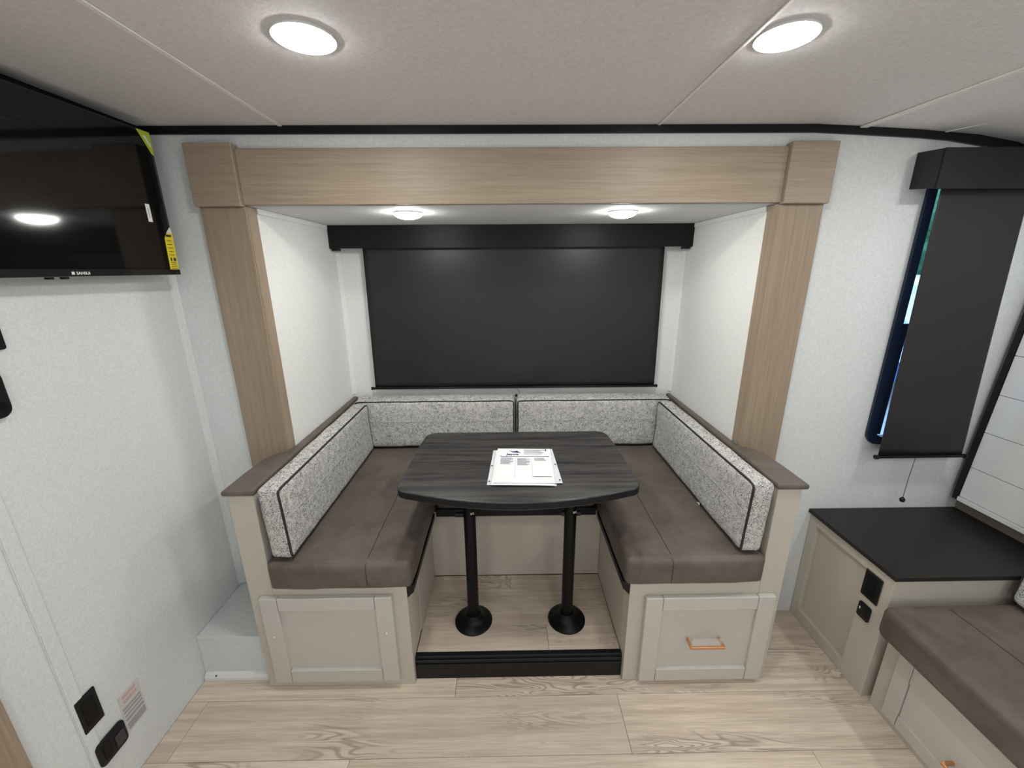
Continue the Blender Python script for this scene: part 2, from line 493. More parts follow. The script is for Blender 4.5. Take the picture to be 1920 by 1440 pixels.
# ------------------------------------------------------------------ lamps
def lamp(x, y, z, r, mat, label, name='ceiling_light', group='round ceiling lamps', drop=.02, bz=0.0):
    t = thing(name, (x, y, z), label, 'lamp', group)
    MB().lathe([(r * 1.005, 0), (r * 1.015, -.002), (r * 1.015, -.006 + bz), (r * 1.005, -.0075 + bz), (r * .97, -.0075 + bz), (r * .9, -.0065 + bz)], (x, y, z - .0002), 40).build('bezel', M_WHITEP, t, 'auto')
    n = 8
    pr = [(r * (.965 if bz < .001 else .985) * math.cos(a * math.pi / 2 / n), -.007 + bz - drop * math.sin(a * math.pi / 2 / n)) for a in range(n)] + [(r * .02, -.007 + bz - drop)]
    MB().lathe(pr, (x, y, z - .0002), 40).build('diffuser', mat, t, True)
lamp(-.399, .970, CE, .060, M_LAMP, 'glowing round lamp on the ceiling above the left bench', drop=.007, bz=.0027)
lamp(.567, .965, CE, .058, M_LAMP, 'glowing round lamp on the ceiling above the right bench', drop=.007, bz=.0027)
lamp(-.399, -.30, CE, .060, M_LAMP, 'round lamp behind the camera on the left', drop=.007, bz=.0027)
lamp(.567, -.30, CE, .060, M_LAMP, 'round lamp behind the camera on the right', drop=.007, bz=.0027)
lamp(1.53, .90, ceil_z(1.53) + .004, .058, M_LAMP, 'round lamp over the sofa, outside the picture', drop=.007, bz=.0027)
lamp(1.53, -.30, ceil_z(1.53) + .004, .058, M_LAMP, 'round lamp over the near end of the sofa', drop=.007, bz=.0027)
lamp(-.372, 1.66, SC, .054, M_LAMPS, 'small glowing puck lamp in the slide-out, left one', group='small lamps in the slide-out', drop=.021, bz=.003)
lamp(.446, 1.66, SC, .054, M_LAMPS, 'small glowing puck lamp in the slide-out, right one', group='small lamps in the slide-out', drop=.021, bz=.003)

# ------------------------------------------------------------------ benches
def shaker(parent, name, x0, x1, z0, z1, y, th, sw=.060, rt=.054, rb=.056):
    """frame-and-panel front, face at y"""
    d = MB().box(x0 + sw * .9, x1 - sw * .9, y + .012, y + th - .001, z0 + rb * .9, z1 - rt * .9).build(name, M_GREIGE2, parent)
    MB().box(x0, x0 + sw, y, y + th, z0, z1, .0018, 2).build('stile', M_GREIGE2, d)
    MB().box(x1 - sw, x1, y, y + th, z0, z1, .0018, 2).build('stile', M_GREIGE2, d)
    MB().box(x0 + sw + .0016, x1 - sw - .0016, y + .0004, y + th, z1 - rt, z1, .0015, 1).build('rail', M_GREIGE2, d)
    MB().box(x0 + sw + .0016, x1 - sw - .0016, y + .0004, y + th, z0, z0 + rb, .0015, 1).build('rail', M_GREIGE2, d)
    return d

CY = 1.18
BL = thing('dinette_bench', (-.62, 1.18, 0), 'greige bench left of the table with a plain hatch door', 'bench', 'bench boxes of the dinette')
MB().box(-.836, -.3655, CY, 1.2245, .001, .455, .001, 1).box(-.836, -.3655, 1.2245, 2.186, SF + .001, .455, .001, 1).build('box', M_GREIGE, BL)
MB().box(-.920, -.8365, CY, 1.2245, .001, .823, .0015, 1).box(-.920, -.8365, 1.2245, 1.4735, .201, .823).box(-.868, -.8365, 1.4735, 2.186, .105, .823).build('arm_panel', M_GREIGE, BL)
dl = shaker(BL, 'door', -.878, -.416, .044, .427, CY - .021, .0205)
for x, z in ((-.849, .262), (-.446, .270)):
    MB().lathe([(.0035, 0), (.003, -.002), (.001, -.003)], (x, CY - .0212, z), 12, 1).build('screw_cap', M_WHITEP, dl, 'auto')
MB().prism([(-.365, .459), (-.338, .459), (-.341, .428), (-.365, .402)], 1, CY + .002, 1.618, .002, 1).build('rail', M_BLACKP, BL)['label'] = 'black plastic flange under the cushion'
MB().box(-.3652, -.3625, 1.330, 1.625, SF + .002, .44).build('side_panel', M_GREIGE, BL)

BR = thing('dinette_bench', (.68, 1.18, 0), 'greige bench right of the table with a drawer and copper handle', 'bench', 'bench boxes of the dinette')
MB().box(.4305, .895, CY, 1.2245, .001, .455, .001, 1).box(.4305, .895, 1.2245, 2.186, SF + .001, .455, .001, 1).build('box', M_GREIGE, BR)
MB().box(.8955, .976, CY, 1.4735, .001, .823, .0015, 1).box(.8955, .923, 1.4735, 2.186, .105, .823).build('arm_panel', M_GREIGE, BR)
dr = shaker(BR, 'drawer', .486, .949, .021, .404, CY - .021, .0205)
hb = MB().box(.648, .774, 1.123, 1.130, .211, .222, .0012, 1).box(.648, .656, 1.1295, 1.1655, .211, .222, .001, 1).box(.764, .774, 1.1295, 1.1655, .211, .222, .001, 1)
hb.build('handle', M_COPPER, dr)['label'] = 'copper bar handle partly in protective film'
MB().box(.657, .763, 1.131, 1.132, .212, .252).build('film', M_FILM, dr)
MB().prism([(.430, .459), (.403, .459), (.406, .428), (.430, .402)], 1, CY + .002, 1.618, .002, 1).build('rail', M_BLACKP, BR)['label'] = 'black plastic flange under the cushion'
BB = thing('dinette_bench', (.03, 1.64, .1), 'greige rear bench behind the table legs', 'bench', 'bench boxes of the dinette')
MB().box(-.364, .4295, 1.634, 2.186, SF + .001, .455, .001, 1).build('box', M_GREIGE, BB)

MB().box(-.330, .396, 1.598, 1.609, .452, .490, .002, 1).build('rail', M_BLACKP, BB)['label'] = 'black plastic flange under the cushion'
# arm caps
def cap(pts, label):
    bm = MB().prism(pts, 2, .8245, .846, .007, 3)
    t = bm.build('arm_cap', M_CAP, None, 'auto')
    return tag(t, label, 'armrest', 'padded arm caps of the dinette')
cap([(-.932, 1.172), (-.934, 1.30), (-.930, 1.40), (-.914, 1.440), (-.886, 1.462), (-.8685, 1.473), (-.8685, 2.185), (-.846, 2.185), (-.838, 1.9), (-.8335, 1.4), (-.832, 1.174)],
    'brown padded arm cap along the left bench')
cap([(.988, 1.170), (.990, 1.30), (.984, 1.40), (.966, 1.440), (.942, 1.462), (.9235, 1.473), (.9235, 2.185), (.902, 2.185), (.896, 1.9), (.8905, 1.4), (.889, 1.172)],
    'brown padded arm cap along the right bench')

# ------------------------------------------------------------------ cushions
class Cushion:
    def __init__(s, lo, hi, r, puff, n=14, lean=(0, 0), seed=0, wob=.0012):
        s.lo, s.hi = Vector(lo), Vector(hi); s.c = (s.lo + s.hi) / 2; s.h = (s.hi - s.lo) / 2
        s.r = r; s.puff = puff; s.lean = lean; s.n = n; s.seed = seed; s.wob = wob
    def f(s, c):
        p = Vector([c[i] * s.h[i] for i in range(3)])
        inner = Vector([max(-(s.h[i] - s.r), min(s.h[i] - s.r, p[i])) for i in range(3)])
        d = p - inner
        dn = d.normalized() if d.length > 1e-9 else Vector((0, 0, 0))
        q = inner + dn * s.r
        for i in range(3):
            j, k = [a for a in range(3) if a != i]
            w = max(0, 1 - c[j] ** 4) * max(0, 1 - c[k] ** 4)
            q[i] += s.puff[i] * dn[i] * w
        nz = noise.noise((s.c + q) * 7 + Vector((s.seed, 0, 0))) * s.wob * 1.5 + noise.noise((s.c + q) * 22 + Vector((s.seed, 3, 0))) * s.wob * .6
        q += dn * nz
        out = s.c + q
        t = (out.z - s.hi.z) / (2 * s.h.z)
        out.x += s.lean[0] * -t; out.y += s.lean[1] * -t
        return out
    def params(s, ax):
        e = min(.9, s.r / s.h[ax]); n = max(4, int(s.n * min(3, s.h[ax] / .12)))
        edge = [1 - e, 1 - e * .6, 1 - e * .3, 1 - e * .12, 1]
        mid = [(-1 + 2 * i / n) * (1 - e) for i in range(1, n)]
        return [-x for x in reversed(edge)] + mid + edge
    def mesh(s):
        mb = MB(); vd = {}
        def V(c):
            k = tuple(round(x, 5) for x in c)
            if k not in vd: vd[k] = mb.bm.verts.new(s.f(c))
            return vd[k]
        for i in range(3):
            j, k = [a for a in range(3) if a != i]
            A, B = s.params(j), s.params(k)
            for sg in (-1, 1):
                for a0, a1 in zip(A, A[1:]):
                    for b0, b1 in zip(B, B[1:]):
                        q = []
                        for a, b in ((a0, b0), (a1, b0), (a1, b1), (a0, b1)):
                            c = [0, 0, 0]; c[i] = sg; c[j] = a; c[k] = b; q.append(V(c))
                        try: mb.bm.faces.new(q)
                        except ValueError: pass
        return mb
    def loop(s, i, sg, off=0.0, n=28):
        j, k = [a for a in range(3) if a != i]
        ej = min(.9, s.r / s.h[j]); ek = min(.9, s.r / s.h[k])
        pts = []
        lin = [-1 + 2 * t / n for t in range(n + 1)]
        sides = [((t, -1) for t in lin[:-1]), ((1, t) for t in lin[:-1]), ((-t, 1) for t in lin[:-1]), ((-1, -t) for t in lin[:-1])]
        for sd in sides:
            for a, b in sd:
                # round the loop corners
                a2, b2 = a, b
                p = Vector((a * s.h[j], b * s.h[k])); rr = s.r * 1.1
                inn = Vector((max(-(s.h[j] - rr), min(s.h[j] - rr, p.x)), max(-(s.h[k] - rr), min(s.h[k] - rr, p.y))))
                dd = p - inn
                if dd.length > rr: p = inn + dd.normalized() * rr
                c = [0, 0, 0]; c[i] = sg; c[j] = p.x / s.h[j]; c[k] = p.y / s.h[k]
                q = s.f(c)
                pts.append(q)
        return pts

def make_cushion(cu, name, mat, label, cat='cushion', group=None):
    o = cu.mesh().build(name, mat, None, True)
    return tag(o, label, cat, group)
g1 = 'dark seat cushions of the dinette'; g2 = 'tweed back cushions of the dinette'
def seat(lo, hi, label, sx=None, seed=0):
    cu = Cushion(lo, hi, .020, (.003, .006, .004), seed=seed, wob=.0022)
    o = make_cushion(cu, 'seat_cushion', M_LEATH, label, 'cushion', g1)
    if sx is not None:
        c = (sx - cu.c.x) / cu.h.x
        pts = [cu.f((c, 1 - 2 * t / 40, 1)) for t in range(2, 41)] + [cu.f((c, -1, 1 - 2 * t / 10)) for t in range(1, 9)]
        MB().tube(pts, .0013, seg=6).build('seam', M_SEAM, o, True)
    return o
seat((-.832, 1.160, .4595), (-.340, 2.175, .571), 'brown-grey seat cushion on the left bench', -.49, 1)
seat((.406, 1.160, .4595), (.8915, 2.175, .571), 'brown-grey seat cushion on the right bench', .563, 2)
seat((-.330, 1.615, .4595), (.396, 2.175, .571), 'brown-grey seat cushion hidden behind the table', None, 3)

def back(lo, hi, face, sg, label, lean=(0, 0), seed=0):
    cu = Cushion(lo, hi, .016, ((.007) if face == 0 else .003, .007 if face == 1 else .003, .004), lean=lean, seed=seed, wob=.0026)
    o = make_cushion(cu, 'back_cushion', M_TWEED, label, 'cushion', g2)
    MB().tube(cu.loop(face, sg), .0042, True, 8).build('piping', M_PIPE, o, True)
    j = 1 if face == 0 else 0
    pts = []
    for t in range(1, 40):
        c = [0, 0, 0]; c[face] = sg; c[j] = -1 + 2 * t / 40; c[2] = .14
        pts.append(cu.f(c))
    MB().tube(pts, .0017, seg=6).build('seam', M_QUILT, o, True)
back((-.8235, 1.172, .583), (-.748, 2.050, .846), 0, 1, 'tweed back cushion leaning along the left arm', (.010, 0), 4)
back((.806, 1.172, .583), (.8795, 2.050, .846), 0, -1, 'tweed back cushion leaning along the right arm', (-.010, 0), 5)
back((-.826, 2.066, .583), (.034, 2.176, .850), 1, -1, 'left tweed back cushion below the wide shade', (0, 0), 6)
back((.050, 2.066, .583), (.886, 2.176, .850), 1, -1, 'right tweed back cushion below the wide shade', (0, 0), 7)
tg = MB().prism([(1.468, .5785), (1.492, .5785), (1.488, .5840), (1.470, .590)], 0, .7935, .7945).build('care_tag', M_WHITEP)
tag(tg, 'tiny white tag sticking out below the right back cushion', 'tag')

# ------------------------------------------------------------------ table
T = thing('dinette_table', (.04, 1.38, SF), 'black wood-grain dinette table on two black posts', 'table')
def round_poly(P, rads, n=6):
    out = []
    m = len(P)
    for i in range(m):
        a, p, b = Vector(P[i - 1]), Vector(P[i]), Vector(P[(i + 1) % m])
        r = rads[i]
        if r == 0: out.append(tuple(p)); continue
        u, v = (a - p).normalized(), (b - p).normalized()
        s0, s1 = p + u * r, p + v * r
        for k in range(n + 1):
            t = k / n
            out.append(tuple(s0 * (1 - t) ** 2 + p * 2 * t * (1 - t) + s1 * t * t))
    return out
front = []
x0, x1, ycorn, ymid = -.392, .462, 1.248, 1.157
for i in range(1, 16):
    t = i / 16; front.append((x0 + (x1 - x0) * t, ycorn - (ycorn - ymid) * (1 - (2 * t - 1) ** 2)))
left = [(-.384, 1.60), (-.389, 1.45)]; right = [(.470 - .004, 1.45), (.462, 1.60)]
P = [(.450, 1.752), (-.374, 1.752)] + left + [(x0, ycorn - .012)] + front + [(x1, ycorn - .012)] + right
rad = [.055, .055, 0, 0, .05] + [0] * 15 + [.05, 0, 0]
MB().prism(round_poly(P, rad), 2, .770, .800, .004, 3).build('tabletop', M_TABLE, T, 'auto')
rp = [(x + (x - .037) * .003, y + (y - 1.45) * .003) for x, y in round_poly(P, rad)]
MB().prism(rp, 2, .7735, .7965, .001, 1).build('edge_band', M_BLACKP, T)
for x in (-.153, .240):
    p = MB().lathe([(.0235, SF + .03), (.0235, .755)], (x, 1.372, 0), 32).build('post', M_BLACK, T, 'auto')
    MB().lathe([(.078, SF + .0005), (.078, SF + .005), (.074, SF + .008), (.060, SF + .013), (.048, SF + .019), (.036, SF + .030), (.029, SF + .044), (.0242, SF + .046)], (x, 1.372, 0), 40).build('base_plate', M_BLACK, p, 'auto')
    MB().lathe([(.030, .715), (.032, .755), (.075, .762), (.075, .7695)], (x, 1.372, 0), 32).build('top_socket', M_BLACK, p, 'auto')
    for k in range(5):
        a = k * 2 * math.pi / 5 + .3
        MB().lathe([(.004, SF + .012), (.004, SF + .0145), (.002, SF + .0155)], (x + .066 * math.cos(a), 1.372 + .066 * math.sin(a), -.002), 10).build('screw', M_BLACKP, p, 'auto')
    MB().lathe([(.011, x - .055 if x < 0 else x - .036), (.012, x - .024)], (0, 1.372, .616), 16, 0).build('lock_knob', M_BLACKP, p, 'auto')
    if x > 0: MB().lathe([(.012, x + .024), (.011, x + .038)], (0, 1.372, .616), 16, 0).build('lock_knob', M_BLACKP, p, 'auto')
    text('ac', .018, (x + .006, 1.3478, .628), (1, 0, .25), (-.2, 0, 1), 'maker_mark', M_WHITEP, p)
MB().box(-.22, .31, 1.33, 1.345, .748, .7695, .002, 1).box(-.22, .31, 1.40, 1.415, .748, .7695, .002, 1).build('support_rail', M_BLACK, T)

# papers on the table
def sheet(cx, cy, ang, z, mat, label, w=.216, h=.279, name='paper_sheet'):
    a = math.radians(ang); R = lambda x, y: (cx + x * math.cos(a) - y * math.sin(a), cy + x * math.sin(a) + y * math.cos(a))
    mb = MB(); n = 10
    gr = {}
    for i in range(n + 1):
        for j in range(n + 1):
            x, y = (-.5 + i / n) * w, (-.5 + j / n) * h
            X, Y = R(x, y)
            wz = .0011 * noise.noise(Vector((X * 11, Y * 11, z * 900))) + .0009
            for k in (0, 1): gr[i, j, k] = mb.bm.verts.new((X, Y, z + wz + k * .0007))
    for i in range(n):
        for j in range(n):
            for k in (0, 1):
                q = [gr[i, j, k], gr[i + 1, j, k], gr[i + 1, j + 1, k], gr[i, j + 1, k]]
                mb.bm.faces.new(q)
    for i in range(n):
        for (a0, b0, a1, b1) in ((i, 0, i + 1, 0), (i, n, i + 1, n), (0, i, 0, i + 1), (n, i, n, i + 1)):
            mb.bm.faces.new([gr[a0, b0, 0], gr[a1, b1, 0], gr[a1, b1, 1], gr[a0, b0, 1]])
    o = tag(mb.build(name, mat), label, 'paper', 'papers stacked on the table')
    return o, R
PX, PY = .057, 1.402
s1, R1 = sheet(PX - .004, PY + .000, -3.0, .8002, M_SLEEVE, 'lowest clear sleeve in the paper stack, punched at its left edge', .245, .279)
s2, R2 = sheet(PX + .010, PY + .004, 1.5, .8030, M_SLEEVE, 'middle clear sleeve with punched holes showing at right', .240, .279)
s3, R3 = sheet(PX - .001, PY - .008, -2.5, .8058, M_PAPER, 'white sheet second from top of the stack', .222, .279)
s4, R4 = sheet(PX + .003, PY + .003, -2.0, .8086, M_PAPER, 'top printed sheet with a bird logo and blue line', .216, .279)
for (R, x, ys) in ((R1, -.116, (-.118, .0)), (R2, .113, (-.12, .0))):
    o = s1 if x < 0 else s2
    for yy in ys:
        X, Y = R(x, yy)
        MB().lathe([(.0035, .8098 if False else (.8042 if x < 0 else .8070)), (.0035, .8046 if x < 0 else .8074)], (X, Y, 0), 12).build('punch_hole', M_INK, o)
ZT = .8113
def ink(x0, x1, y0, y1, mat, name='print'):
    c = [R4(x0, y0), R4(x1, y0), R4(x1, y1), R4(x0, y1)]
    MB().prism(c, 2, ZT - .0006, ZT).build(name, mat, s4)
ink(-.094, .100, .064, .068, M_INKB, 'blue_rule')
ink(.034, .100, -.098, -.0955, M_INK, 'black_rule')
for xx in (-.034, .030): ink(xx, xx + .0007, -.105, .055, M_INKG, 'column_rule')
def lines(x0, x1, y0, n, dy, name='print_lines'):
    mb = MB()
    for i in range(n):
        xe = x1 - random.uniform(0, (x1 - x0) * .35)
        c = [R4(x0, y0 - i * dy), R4(xe, y0 - i * dy), R4(xe, y0 - i * dy + dy * .42), R4(x0, y0 - i * dy + dy * .42)]
        mb.prism(c, 2, ZT - .0006, ZT)
    tag(mb.build(name, M_INKG, s4), kind='stuff')
lines(-.092, -.040, .052, 10, .0058); lines(-.026, .026, .050, 11, .0058); lines(.040, .088, .052, 5, .0055)
lines(.0, .090, .122, 5, .009)
xd = Vector((*R4(1, 0), 0)) - Vector((*R4(0, 0), 0)); yd = Vector((*R4(0, 1), 0)) - Vector((*R4(0, 0), 0))
X, Y = R4(-.070, .078)
text('Jayco', .023, (X, Y, ZT), xd, yd, 'logo_text', M_INK, s4, bold=True)
bird = [(-.062, .120), (-.045, .112), (-.034, .114), (-.020, .106), (-.012, .098), (-.024, .099), (-.036, .101), (-.047, .104)]
MB().prism([R4(*p) for p in bird], 2, ZT - .0005, ZT).build('bird_logo', M_INKB, s4)
MB().prism([R4(*p) for p in [(-.040, .104), (-.030, .118), (-.022, .110), (-.030, .103)]], 2, ZT - .0005, ZT + .0002).build('bird_logo', M_INK, s4)
ink(.086, .092, .118, .130, M_INK, 'code_mark')

# ------------------------------------------------------------------ windows and shades
def window(name, x0, x1, z0, z1, y, yo, label, bars=()):
    t = bpy.data.objects.new(name, None); COL.objects.link(t); t.location = ((x0 + x1) / 2, y, z0)
    tag(t, label, 'window', kind='structure')
    fr = .022
    def rr(x0, x1, z0, z1, r):
        out = []
        for cx, cz, a0 in ((x1 - r, z1 - r, 0), (x0 + r, z1 - r, 90), (x0 + r, z0 + r, 180), (x1 - r, z0 + r, 270)):
            for k in range(7):
                a = math.radians(a0 + 15 * k); out.append((cx + r * math.cos(a), cz + r * math.sin(a)))
        return out
    def ring(o_, i_, ya, yb, nm):
        mb = MB(); n = len(o_)
        V = {(w, k, s): mb.bm.verts.new((p[0], (ya, yb)[s], p[1])) for w, L in ((0, o_), (1, i_)) for k, p in enumerate(L) for s in (0, 1)}
        for k in range(n):
            l = (k + 1) % n
            for q in (((0, k, 0), (0, l, 0), (1, l, 0), (1, k, 0)), ((0, k, 1), (0, l, 1), (1, l, 1), (1, k, 1)),
                      ((0, k, 0), (0, l, 0), (0, l, 1), (0, k, 1)), ((1, k, 0), (1, l, 0), (1, l, 1), (1, k, 1))):
                mb.bm.faces.new([V[a] for a in q])
        mb.build(nm, M_FRAME, t)
    ring(rr(x0 - .022, x1 + .022, z0 - .022, z1 + .022, .05), rr(x0 + .010, x1 - .010, z0 + .010, z1 - .010, .035), y - .011, y - .0008, 'frame')
    ring(rr(x0 + .004, x1 - .004, z0 + .004, z1 - .004, .040), rr(x0 + .011, x1 - .011, z0 + .011, z1 - .011, .034), y + .001, yo, 'inner_frame')
    mb = MB().prism(rr(x0 + .010, x1 - .010, z0 + .010, z1 - .010, .034), 1, yo - .008, yo - .004)
    mb.build('glass', M_GLASS, t)
    for b in bars: MB().box(x0 + .010, x1 - .010, y - .006, yo - .009, b, b + .025, .001, 1).build('bar', M_FRAME, t)
    return t
window('window_1', WX0, WX1, WZ0, WZ1, SB, SB + .032, 'window behind the wide charcoal shade of the slide-out')
window('window_2', 1.463, 1.729, .861, 1.829, W, W + .012, 'narrow dark-framed window behind the right shade', bars=(1.30,))

w2 = [o for o in COL.objects if o.name == 'window_2'][0]
MB().box(1.4735, 1.502, W - .004, W + .003, .88, 1.30, .001, 1).build('sash', M_FRAME, w2)
SH = thing('roller_shade', (.03, 2.14, .9), 'wide charcoal roller shade lowered over the dinette window', 'shade', 'roller shades')
v = MB().box(SL + .004, SR - .0005, 2.100, 2.104, 1.632, SC - .001, .001, 1).box(SL + .002, SL + .006, 2.104, SB - .001, 1.632, SC - .001).box(SR - .006, SR - .0008, 2.104, SB - .001, 1.632, SC - .001)
v.build('valance', M_EMB, SH)
MB().box(SL + .008, -.835, 2.112, 2.16, 1.622, 1.634, .002, 1).build('bracket', M_BLACKP, SH)
MB().box(.89, SR - .008, 2.112, 2.16, 1.622, 1.634, .002, 1).build('bracket', M_BLACKP, SH)
def shade_cloth(xa0, xb0, xa1, xb1, y0, y1, z0, z1, mat, parent, wave=.0015, th=.0012):
    mb = MB(); nx, nz = 48, 30; g = {}
    for i in range(nx + 1):
        for j in range(nz + 1):
            t = j / nz; z = z0 + (z1 - z0) * t
            xa = xa0 + (xa1 - xa0) * t; xb = xb0 + (xb1 - xb0) * t
            x = xa + (xb - xa) * i / nx
            low = max(0, 1 - t * 3)
            yy = y0 + (y1 - y0) * t + wave * noise.noise(Vector((x * 3.1, z * 1.1, 5))) * 2 + low * .0035 * noise.noise(Vector((x * 8, z * 6, 1)))
            for s in (0, 1): g[i, j, s] = mb.bm.verts.new((x, yy + s * th, z))
    for i in range(nx):
        for j in range(nz):
            for s in (0, 1): mb.bm.faces.new([g[i, j, s], g[i + 1, j, s], g[i + 1, j + 1, s], g[i, j + 1, s]])
    for j in range(nz):
        for i in (0, nx): mb.bm.faces.new([g[i, j, 0], g[i, j + 1, 0], g[i, j + 1, 1], g[i, j, 1]])
    for i in range(nx):
        for j in (0, nz): mb.bm.faces.new([g[i, j, 0], g[i + 1, j, 0], g[i + 1, j, 1], g[i, j, 1]])
    return mb.build('cloth', mat, parent, True)
shade_cloth(-.726, .811, -.719, .800, 2.140, 2.140, .906, 1.70, M_SHADE, SH)
bb = MB().lathe([(.0065, -.742), (.0065, .822)], (0, 2.1405, .903), 14, 0).build('bottom_bar', M_BLACK, SH, 'auto')
for x in (-.748, .818): MB().lathe([(.0085, x), (.0085, x + .010)], (0, 2.1405, .903), 14, 0).build('end_cap', M_BLACKP, bb, 'auto')
cd = MB().tube([(.048, 2.137, .895), (.060, 2.134, .885), (.066, 2.130, .870), (.050, 2.120, .862), (.030, 2.118, .861), (.036, 2.122, .868), (.044, 2.123, .866)], .0010, seg=6).build('pull_cord', M_BLACKP, SH, True)
MB().lathe([(.002, .0085), (.0065, .006), (.0085, 0), (.0065, -.006), (.002, -.0075)], (.047, 2.122, .8605), 14).build('ball', M_BLACKP, cd, True)

SH = thing('roller_shade', (1.6, 1.44, .8), 'narrow charcoal roller shade over the window above the end table', 'shade', 'roller shades')
vp = [(1.398, 1.400), (1.66, 1.400), (1.66, 1.404), (1.402, 1.404), (1.402, W - .002), (1.396, W - .002), (1.396, 1.404)]
mb = MB()
mb.prism([(1.400, 1.772), (1.400, 1.878), (1.408, 1.890), (1.420, 1.890), (1.420, 1.886), (1.405, 1.772)], 0, 1.378, 1.86)
MB().box(1.380, 1.86, 1.400, 1.405, 1.770, 1.889, .001, 1).build('valance', M_EMB2, SH)
MB().prism([(1.4055, 1.772), (1.4055, 1.888), (W - .002, 1.896), (W - .002, 1.784)], 0, 1.380, 1.386).build('valance_end', M_SHADE2, SH)
MB().box(1.386, 1.86, 1.4055, W - .002, 1.884, 1.888).build('valance_top', M_SHADE2, SH)
mb.bm.free()
shade_cloth(1.450, 1.786, 1.436, 1.730, 1.428, 1.440, .812, 1.875, M_SHADE2, SH, .001)
bb = MB().lathe([(.006, 1.446), (.006, 1.800)], (0, 1.4285, .811), 14, 0).build('bottom_bar', M_BLACK, SH, 'auto')
for x in (1.441, 1.794): MB().lathe([(.009, x), (.009, x + .011)], (0, 1.4285, .811), 14, 0).build('end_cap', M_BLACKP, bb, 'auto')
cd = MB().tube([(1.604, 1.429, .806), (1.612, 1.440, .70), (1.618, 1.445, .618)], .0010, seg=6).build('pull_cord', M_BLACKP, SH, True)
MB().lathe([(.0015, .012), (.004, .010), (.009, .003), (.010, -.002), (.007, -.009), (.002, -.011)], (1.6185, 1.4455, .609), 14).build('ball', M_BLACKP, cd, True)

# ------------------------------------------------------------------ television
TV = bpy.data.objects.new('television', None); COL.objects.link(TV)
tag(TV, 'black flat television mounted on the left wall', 'television')
TV.location = (-1.105, 1.432, 1.52)
ox, oy, oz = -1.105, 1.432, 1.52
MB().box(ox - .035, ox - .002, oy - .73, oy, oz + .002, oz + .425, .004, 2).build('body', M_TVB, TV)
MB().box(ox - .0015, ox, oy - .724, oy - .006, oz + .020, oz + .420, .0006, 1).build('screen', M_GLOSS, TV)
bz = MB().box(ox - .002, ox + .004, oy - .73, oy, oz, oz + .018, .0025, 2).box(ox - .0018, ox + .0015, oy - .73, oy, oz + .419, oz + .425, .001, 1).box(ox - .0018, ox + .0015, oy - .005, oy, oz + .018, oz + .42, .001, 1).build('bezel', M_TVB, TV)
tx = text('SANSUI', .0105, (ox + .0045, oy - .334, oz + .0050), (0, 1, 0), (0, 0, 1), 'brand_text', M_WHITEP, bz, bold=True)
MB().box(ox + .004, ox + .0046, oy - .345, oy - .338, oz + .005, oz + .0125).build('brand_mark', M_WHITEP, bz)
for yy in (-.385, -.35): MB().box(ox - .02, ox - .006, oy + yy - .006, oy + yy + .006, oz - .006, oz + .001, .001, 1).build('sensor_foot', M_BLACKP, TV)
st = MB().box(ox + .0005, ox + .0012, oy - .075, oy - .060, oz + .160, oz + .212, .0003, 1).build('white_sticker', M_WHITEP, TV)
MB().box(ox + .0012, ox + .0015, oy - .0695, oy - .0655, oz + .172, oz + .200).build('barcode', M_INKG, st)
yl = MB().prism([(oy - .037, oz + .012), (oy - .003, oz + .012), (oy + .001, oz + .130), (oy - .020, oz + .132), (oy - .032, oz + .115)], 0, ox + .0018, ox + .0026).build('energy_label', M_YEL, TV)
yl['label'] = 'yellow energy label'
MB().prism([(oy - .021, oz + .132), (oy + .001, oz + .130), (oy - .004, oz + .150)], 0, ox + .0018, ox + .003).build('label_corner', M_WHITEP, yl)
mb = MB()
for i in range(9):
    zz = oz + .020 + i * .0065 if i < 4 else oz + .062 + (i - 4) * .011
    mb.box(ox + .0026, ox + .003, oy - .030 + (.003 if i > 4 else 0), oy - .008, zz, zz + .0018)
mb.box(ox + .0026, ox + .003, oy - .028, oy - .022, oz + .044, oz + .054).box(ox + .0026, ox + .003, oy - .016, oy - .007, oz + .044, oz + .054).box(ox + .0026, ox + .003, oy - .026, oy - .006, oz + .119, oz + .126)
tag(mb.build('label_print', M_INK, yl), kind='stuff')
gr = MB().prism([(oy - .046, oz + .424), (oy - .001, oz + .424), (oy - .001, oz + .360), (oy - .008, oz + .362)], 0, ox + .0018, ox + .0024).build('corner_label', M_YG, TV)
MB().prism([(oy - .028, oz + .410), (oy - .018, oz + .412), (oy - .004, oz + .386), (oy - .008, oz + .380)], 0, ox + .0024, ox + .0027).build('label_flash', M_WHITEP, gr)
MB().box(ox - .075, ox - .036, oy - .46, oy - .27, oz + .12, oz + .30, .004).build('mount', M_BLACKP, TV)
TV.rotation_euler = (0, 0, math.radians(-2.0))

# ------------------------------------------------------------------ left wall fittings
def rrect(y0, y1, z0, z1, r, n=5):
    out = []
    for cy, cz, a0 in ((y1 - r, z1 - r, 0), (y0 + r, z1 - r, 90), (y0 + r, z0 + r, 180), (y1 - r, z0 + r, 270)):
        for k in range(n + 1):
            a = math.radians(a0 + 90 * k / n); out.append((cy + r * math.cos(a), cz + r * math.sin(a)))
    return out
t = thing('power_outlet', (XL, .855, .29), 'black power outlet low on the left wall', 'outlet', 'black outlets')
MB().prism(rrect(.828, .883, .289, .402, .003), 0, XL + .0008, XL + .006, .002, 2).build('plate', M_BLACKP, t)
MB().prism(rrect(.839, .872, .305, .386, .004), 0, XL + .006, XL + .0075, .0005, 1).build('receptacle', M_BLACK, t)
t = thing('charging_port', (XL, .87, .145), 'black rounded charging port panel beneath the left wall outlet', 'port')
MB().prism(rrect(.832, .918, .146, .228, .014), 0, XL + .0008, XL + .010, .004, 3).build('plate', M_BLACKP, t, 'auto')
